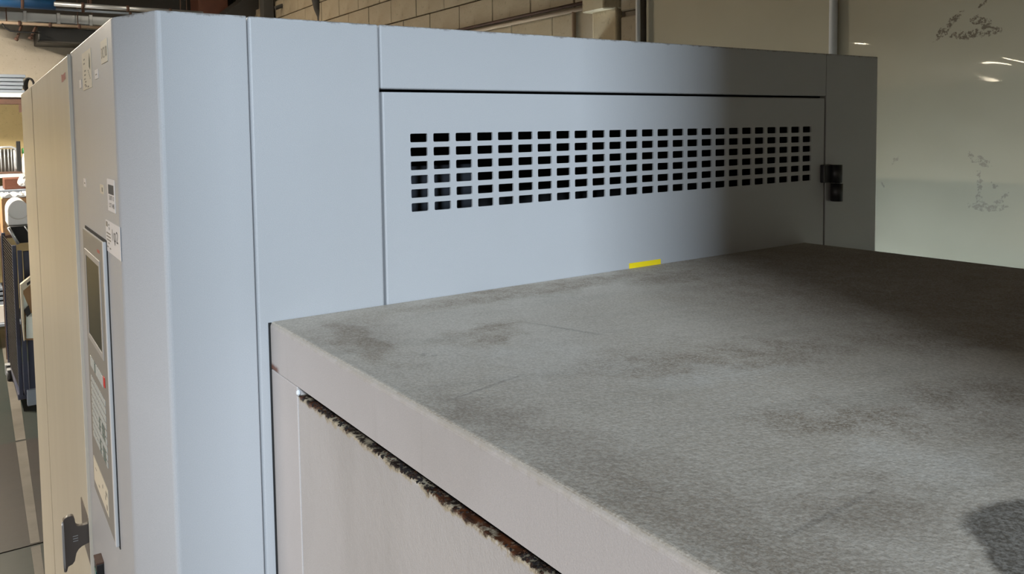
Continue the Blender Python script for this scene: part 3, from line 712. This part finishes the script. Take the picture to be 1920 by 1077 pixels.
for v in t.verts: v.co = Vector(((kx0+kx1)/2+v.co.x*(kx1-kx0)*.47, yk+.2+v.co.y*.19, kz1+.022+random.uniform(-.012, .02)))
g = bmesh.ops.extrude_face_region(t, geom=t.faces[:])
for v in g['geom']:
    if isinstance(v, bmesh.types.BMVert): v.co.z = kz1+.004
bmesh.ops.recalc_face_normals(t, faces=t.faces[:]); join(b, t); obj('foam', b, 'bagwhite', fo)
# rod rack on a wall shelf at the back
yr_ = 8.2; rz0 = put(10, 326, yr_)[1]; rz1 = put(10, 276, yr_)[1]
shx0, shx1 = -.6, 1.2
sh = empty('wall_shelf', (.3, yr_+.5, rz0-.03), 'grey shelf on the ochre wall carrying the rod rack', 'shelf')
obj('shelf_board', box(NB(), shx0, shx1, yr_-.1, 9.165, rz0-.04, rz0-.002, .003, 1), 'pvc', sh)
for x in (-.4, .9): obj('shelf_bracket', box(NB(), x-.015, x+.015, yr_, 9.165, rz0-.16, rz0-.04), 'rusty', sh)
rk = empty('rod_rack', (put(15, 300, yr_)[0], yr_, rz0), 'rack of upright silver rods under an arched rail on the wall shelf', 'rack')
xs = [put(px, 300, yr_)[0] for px in (-12, -5, 2, 9, 16, 22)]
for x in xs: obj('rod', tube(NB(), [(x, yr_, rz0), (x, yr_, rz1-.02)], .006, 8), 'silver', rk, True)
obj('back_plate', box(NB(), xs[0]-.03, put(33, 300, yr_)[0], yr_+.05, yr_+.06, rz0+.02, rz1-.02), 'ceil', rk)
xe = put(29, 300, yr_)[0]
obj('thick_rod', tube(NB(), [(xe, yr_, rz0), (xe, yr_, rz1-.03)], .020, 12), 'silver', rk, True)
xq = put(35, 300, yr_)[0]
obj('side_post', box(NB(), xq-.016, xq+.022, yr_-.03, yr_+.03, rz0, rz1+.06, .004, 1), 'black', rk)
obj('arched_rail', tube(NB(), [(xs[0], yr_, rz1-.01), (xs[3], yr_, rz1), (xs[5], yr_, rz1), (xe+.005, yr_, rz1-.015), (xe+.012, yr_, rz1-.05)], .012, 10), 'silver', rk, True)
obj('base_bar', box(NB(), xs[0]-.03, xq+.02, yr_-.04, yr_+.04, rz0, rz0+.02, .003, 1), 'rusty', rk)
xg = put(45, 300, yr_)[0]
gb = empty('green_bottle', (xg, yr_, rz0), 'slim green-capped bottle next to the rod rack', 'bottle')
obj('bottle_body', lathe(NB(), (xg, yr_, rz0), [(.028, 0), (.03, .01), (.03, .15), (.014, .19), (.014, .21)], 16), 'paper', gb, True)
obj('bottle_cap', lathe(NB(), (xg, yr_, rz0+.21), [(.018, 0), (.018, .045), (.012, .055)], 12), 'bottle', gb, True)
# pale carton and grey slatted crate under the bench
ys = 7.32
simple_box('pale_carton', put(-40, 630, ys)[0], put(19, 630, ys)[0], ys, ys+.4, .252, put(5, 615, ys)[1] if put(5, 615, ys)[1] > .3 else .42, 'paper', 'pale carton under the workbench beside the caster', 'box')
cz = (put(5, 615, ys)[1] if put(5, 615, ys)[1] > .3 else .42)+.003
cr_ = empty('slatted_crate', (put(0, 600, ys)[0], ys+.15, cz), 'grey slatted crate on the pale carton under the workbench', 'crate')
for k in range(4): obj('slat', box(NB(), put(-40, 600, ys)[0], put(18, 600, ys)[0], ys+.02, ys+.34, cz+k*.045, cz+k*.045+.028, .003, 1), 'slate', cr_)
for x in (put(-30, 600, ys)[0], put(12, 600, ys)[0]): obj('slat_post', box(NB(), x-.015, x+.015, ys+.05, ys+.30, cz, cz+.163), 'slate', cr_)

# ------------------------------------------------------------------ far left, high: ledge, bars, ducts
yl_ = 8.45; lz1 = put(20, 174.5, yl_)[1]; lz0 = put(20, 182.5, yl_)[1]
ld = empty('wall_ledge', (.2, 8.8, lz0), 'white wall ledge carrying the slate blue bars', 'ledge')
obj('ledge_board', box(NB(), -1.2, 1.15, yl_, 9.19, lz0, lz1, .004, 1), 'white', ld)
obj('ledge_rail', box(NB(), -1.2, 1.15, yl_+.03, yl_+.08, lz0-.075, lz0-.001, .004, 1), 'rusty', ld)
obj('ledge_hook', box(NB(), put(36, 203, yl_)[0], put(46, 203, yl_)[0], yl_+.03, yl_+.06, lz0-.16, lz0-.075), 'rusty', ld)
xbe = put(46, 155, yl_)[0]; hb = (put(20, 138, yl_)[1]-lz1)/5
for k in range(5):
    nm = ('lowest', 'second lowest', 'middle', 'second highest', 'topmost')[k]
    e = obj('profile_bar', box(NB(), -1.1, xbe+random.uniform(-.02, .02), yl_+.03, yl_+.25, lz1+.001+k*hb, lz1+(k+1)*hb-.006, .006, 2), 'slate')
    tag(e, f'slate blue metal profile bar, {nm} of the stack on the white ledge', 'bar', 'profile bars stacked on the wall ledge')
xq = put(54, 150, yl_)[0]; zq = lz1
ccl = empty('cable_coil', (xq, yl_+.1, zq), 'dark cable coil hanging by the end of the slate blue bars', 'cable')
for k in range(4): obj('cable_loop', tube(NB(), [(xq+.05*math.cos(a)*(1-.1*k)+.008*k, yl_+.05+.02*k, zq+.085+.082*math.sin(a)) for a in [i*math.pi/8 for i in range(17)]], .009, 6), 'black', ccl, True)
# ducts and pipes along the back wall
def xrun(name, pxa, pxb, ytop, ybot, Y, m, label, cat, square=False, parts=None):
    a = at(0, (ytop+ybot)/2, Y); zt = at(0, ytop, Y).z; zb = at(0, ybot, Y).z; xa, xb2 = at(pxa, 20, Y).x, at(pxb, 20, Y).x
    e = empty(name, ((xa+xb2)/2, Y, (zt+zb)/2), label, cat)
    if square: obj('duct_body' if 'duct' in name else 'pipe_body', box(NB(), xa, xb2, Y, Y+(zt-zb), zb, zt, .008, 2), m, e)
    else: obj('pipe_body', tube(NB(), [(xa, Y, (zt+zb)/2), (xb2, Y, (zt+zb)/2)], (zt-zb)/2, 16), m, e, True)
    for x in (xa+.35, xb2-.25): obj('hanger_rod', tube(NB(), [(x, Y, zt-.003), (x, Y, 5.6)], .006, 6), 'rusty', e)
    for k in range(parts or 0):
        x = xa+(xb2-xa)*(k+.6)/(parts+.4)
        if square: obj('flange', box(NB(), x-.018, x+.018, Y-.012, Y+(zt-zb)+.012, zb-.012, zt+.012, .003, 1), 'silver', e)
        else: obj('clamp', tube(NB(), [(x-.015, Y, (zt+zb)/2), (x+.015, Y, (zt+zb)/2)], (zt-zb)/2+.008, 16), 'rusty', e, True)
    return e
xrun('air_duct', -60, 216, 20, 37, 8.5, 'silver', 'long galvanised air duct crossing above the grey beige wall', 'duct', True, 4)
xrun('tan_pipe', -60, 190, 39, 45, 8.45, 'tan', 'thin tan pipe just below the galvanised duct', 'pipe', False, 4)
xrun('blue_pipe', -90, 104, -8, 13, 8.1, 'bluepipe', 'thick blue pipe at the top left corner', 'pipe', False, 2)
xrun('white_pipe', 102, 380, -4, 5, 8.0, 'silver', 'bright silver pipe continuing from the end of the blue pipe', 'pipe', False, 3)
xrun('dark_pipe', 100, 390, 8, 13, 8.3, 'slate', 'thin grey pipe under the bright silver pipe', 'pipe', False, 3)
bmz = at(0, 36, 8.9).z
gd = empty('steel_girder', (1.2, 8.95, bmz), 'dark steel girder behind the pipes below the ceiling', 'girder')
obj('web', box(NB(), -2, 3.19, 8.95, 8.97, bmz, bmz+.75), 'ceil', gd); obj('bottom_flange', box(NB(), -2, 3.19, 8.86, 9.06, bmz-.02, bmz), 'ceil', gd)
xu0, xu1 = at(72, 65, 8.6).x, at(180, 65, 8.6).x; zu1, zu0 = at(72, 51, 8.6).z, at(72, 77, 8.6).z
un = empty('black_unit', ((xu0+xu1)/2, 8.8, zu0), 'flat black unit mounted on the back wall below the tan pipe', 'unit')
obj('unit_body', box(NB(), xu0, xu1, 8.6, 9.19, zu0, zu1, .006, 2), 'black', un); obj('unit_lip', box(NB(), xu0-.01, xu1+.01, 8.59, 8.62, zu0-.012, zu0+.004, .003, 1), 'ceil', un)
for i, (pa, pb) in enumerate((((41, 45), (32, 72)), ((68, 49), (58, 70)))):
    a, c = at(*pa, 8.5), at(*pb, 8.5)
    e = empty('pipe_hanger', tuple(a), ('left' if i == 0 else 'right')+' one of two rusty hangers under the tan pipe', 'hanger', 'rusty hangers under the tan pipe')
    obj('rod', tube(NB(), [a, c], .014, 8), 'rusty', e, True); obj('foot', tube(NB(), [c, c+Vector((-.015, 0, -.02))], .022, 8), 'rusty', e, True)
cb = [at(4, 44, 8.42), at(9, 52, 8.42), at(20, 58, 8.42), at(38, 60, 8.42), at(60, 61, 8.40), at(71, 62, 8.44), at(74.5, 62, 8.57)]
tag(obj('sagging_cable', tube(NB(), cb, .010, 8), 'black', None, True), 'black cable sagging between the tan pipe and the black unit', 'cable')
# dark uprights and a bent pipe by the far corner
def upright(pa, pb, Y, m, name, label, cat, head=True):
    xa, xc = at(pa, 20, Y).x, at(pb, 20, Y).x
    e = empty(name, ((xa+xc)/2, Y, 0), label, cat)
    obj('shaft', box(NB(), xa, xc, Y, Y+(xc-xa), 0, 5.59, .006, 1), m, e)
    obj('base_plate', box(NB(), xa-.05, xc+.05, Y-.05, Y+(xc-xa)+.05, 0, .02), m, e); return e
upright(372, 428, 8.35, 'redbrown', 'brick_pier', 'red brown pier in the far corner above the cabinet', 'pier')
upright(494, 514, 7.4, 'ceil', 'steel_post', 'dark steel post left of the diagonal brace', 'post')
upright(572, 588, 7.0, 'post', 'ochre_post', 'ochre post between the dark steel post and the bent pipe', 'post')
a, c = at(520, 14, 7.2), at(562, -2, 7.2)
tag(obj('diagonal_brace', tube(NB(), [a+(a-c)*.1, c+(c-a)*.8], .022, 8), 'ceil'), 'dark diagonal brace near the ceiling beside the steel post', 'brace')
q = [at(590, -20, 6.2), at(592, 0, 6.2), at(596, 16, 6.2), at(602, 30, 6.2), at(606, 60, 6.2)]
tag(obj('bent_pipe', tube(NB(), q, .042, 12), 'ceil', None, True), 'thick dark bent pipe dropping behind the cabinet', 'pipe')
upright(628, 640, 6.0, 'ceil', 'slim_post', 'slim dark post against the painted block wall', 'post')
a, c = at(440, 30, 8.2), at(480, 0, 8.2)
tag(obj('roof_strut', tube(NB(), [a+(a-c)*.3, c+(c-a)*1.2], .16, 4), 'ceil'), 'broad dark sloping strut left of the steel post', 'strut')

# ------------------------------------------------------------------ lamps hanging in the hall (short ones reflected in the gloss wall, last added)
for i, (x, y, z, pw, L) in enumerate(((-4.3, 3.045, 2.86, 3, .14), (-4.3, 3.35, 2.53, 3, .14), (-4.3, 5.03, 3.05, 3, .07), (-1.0, 6.6, 3.7, 470, .57), (1.9, 6.4, 4.4, 13, .57))):
    e = empty('strip_lamp', (x, y, z), ('short strip lamp hanging left of the control panel', 'lower short strip lamp hanging left of the control panel', 'small lamp hanging farther left in the hall', 'strip lamp hanging before the back wall', 'unseen strip lamp added to light the block wall')[i], 'lamp', 'strip lamps in the hall')
    obj('lamp_housing', box(NB(), x-.04, x+.04, y-L-.03, y+L+.03, z+.02, z+.07, .004, 1), 'white', e)
    obj('tube', tube(NB(), [(x, y-L, z), (x, y+L, z)], .015, 10), 'lamp', e, True)
    for yy in (y-L*.7, y+L*.7): obj('chain', tube(NB(), [(x, yy, z+.07), (x, yy, 5.6)], .004, 6), 'wire', e)
    la = area('lamp_light', (x, y, z-.03), (x, y, 0), .10, 2*L, pw, (1, .88, .70)); la.data.spread = math.pi
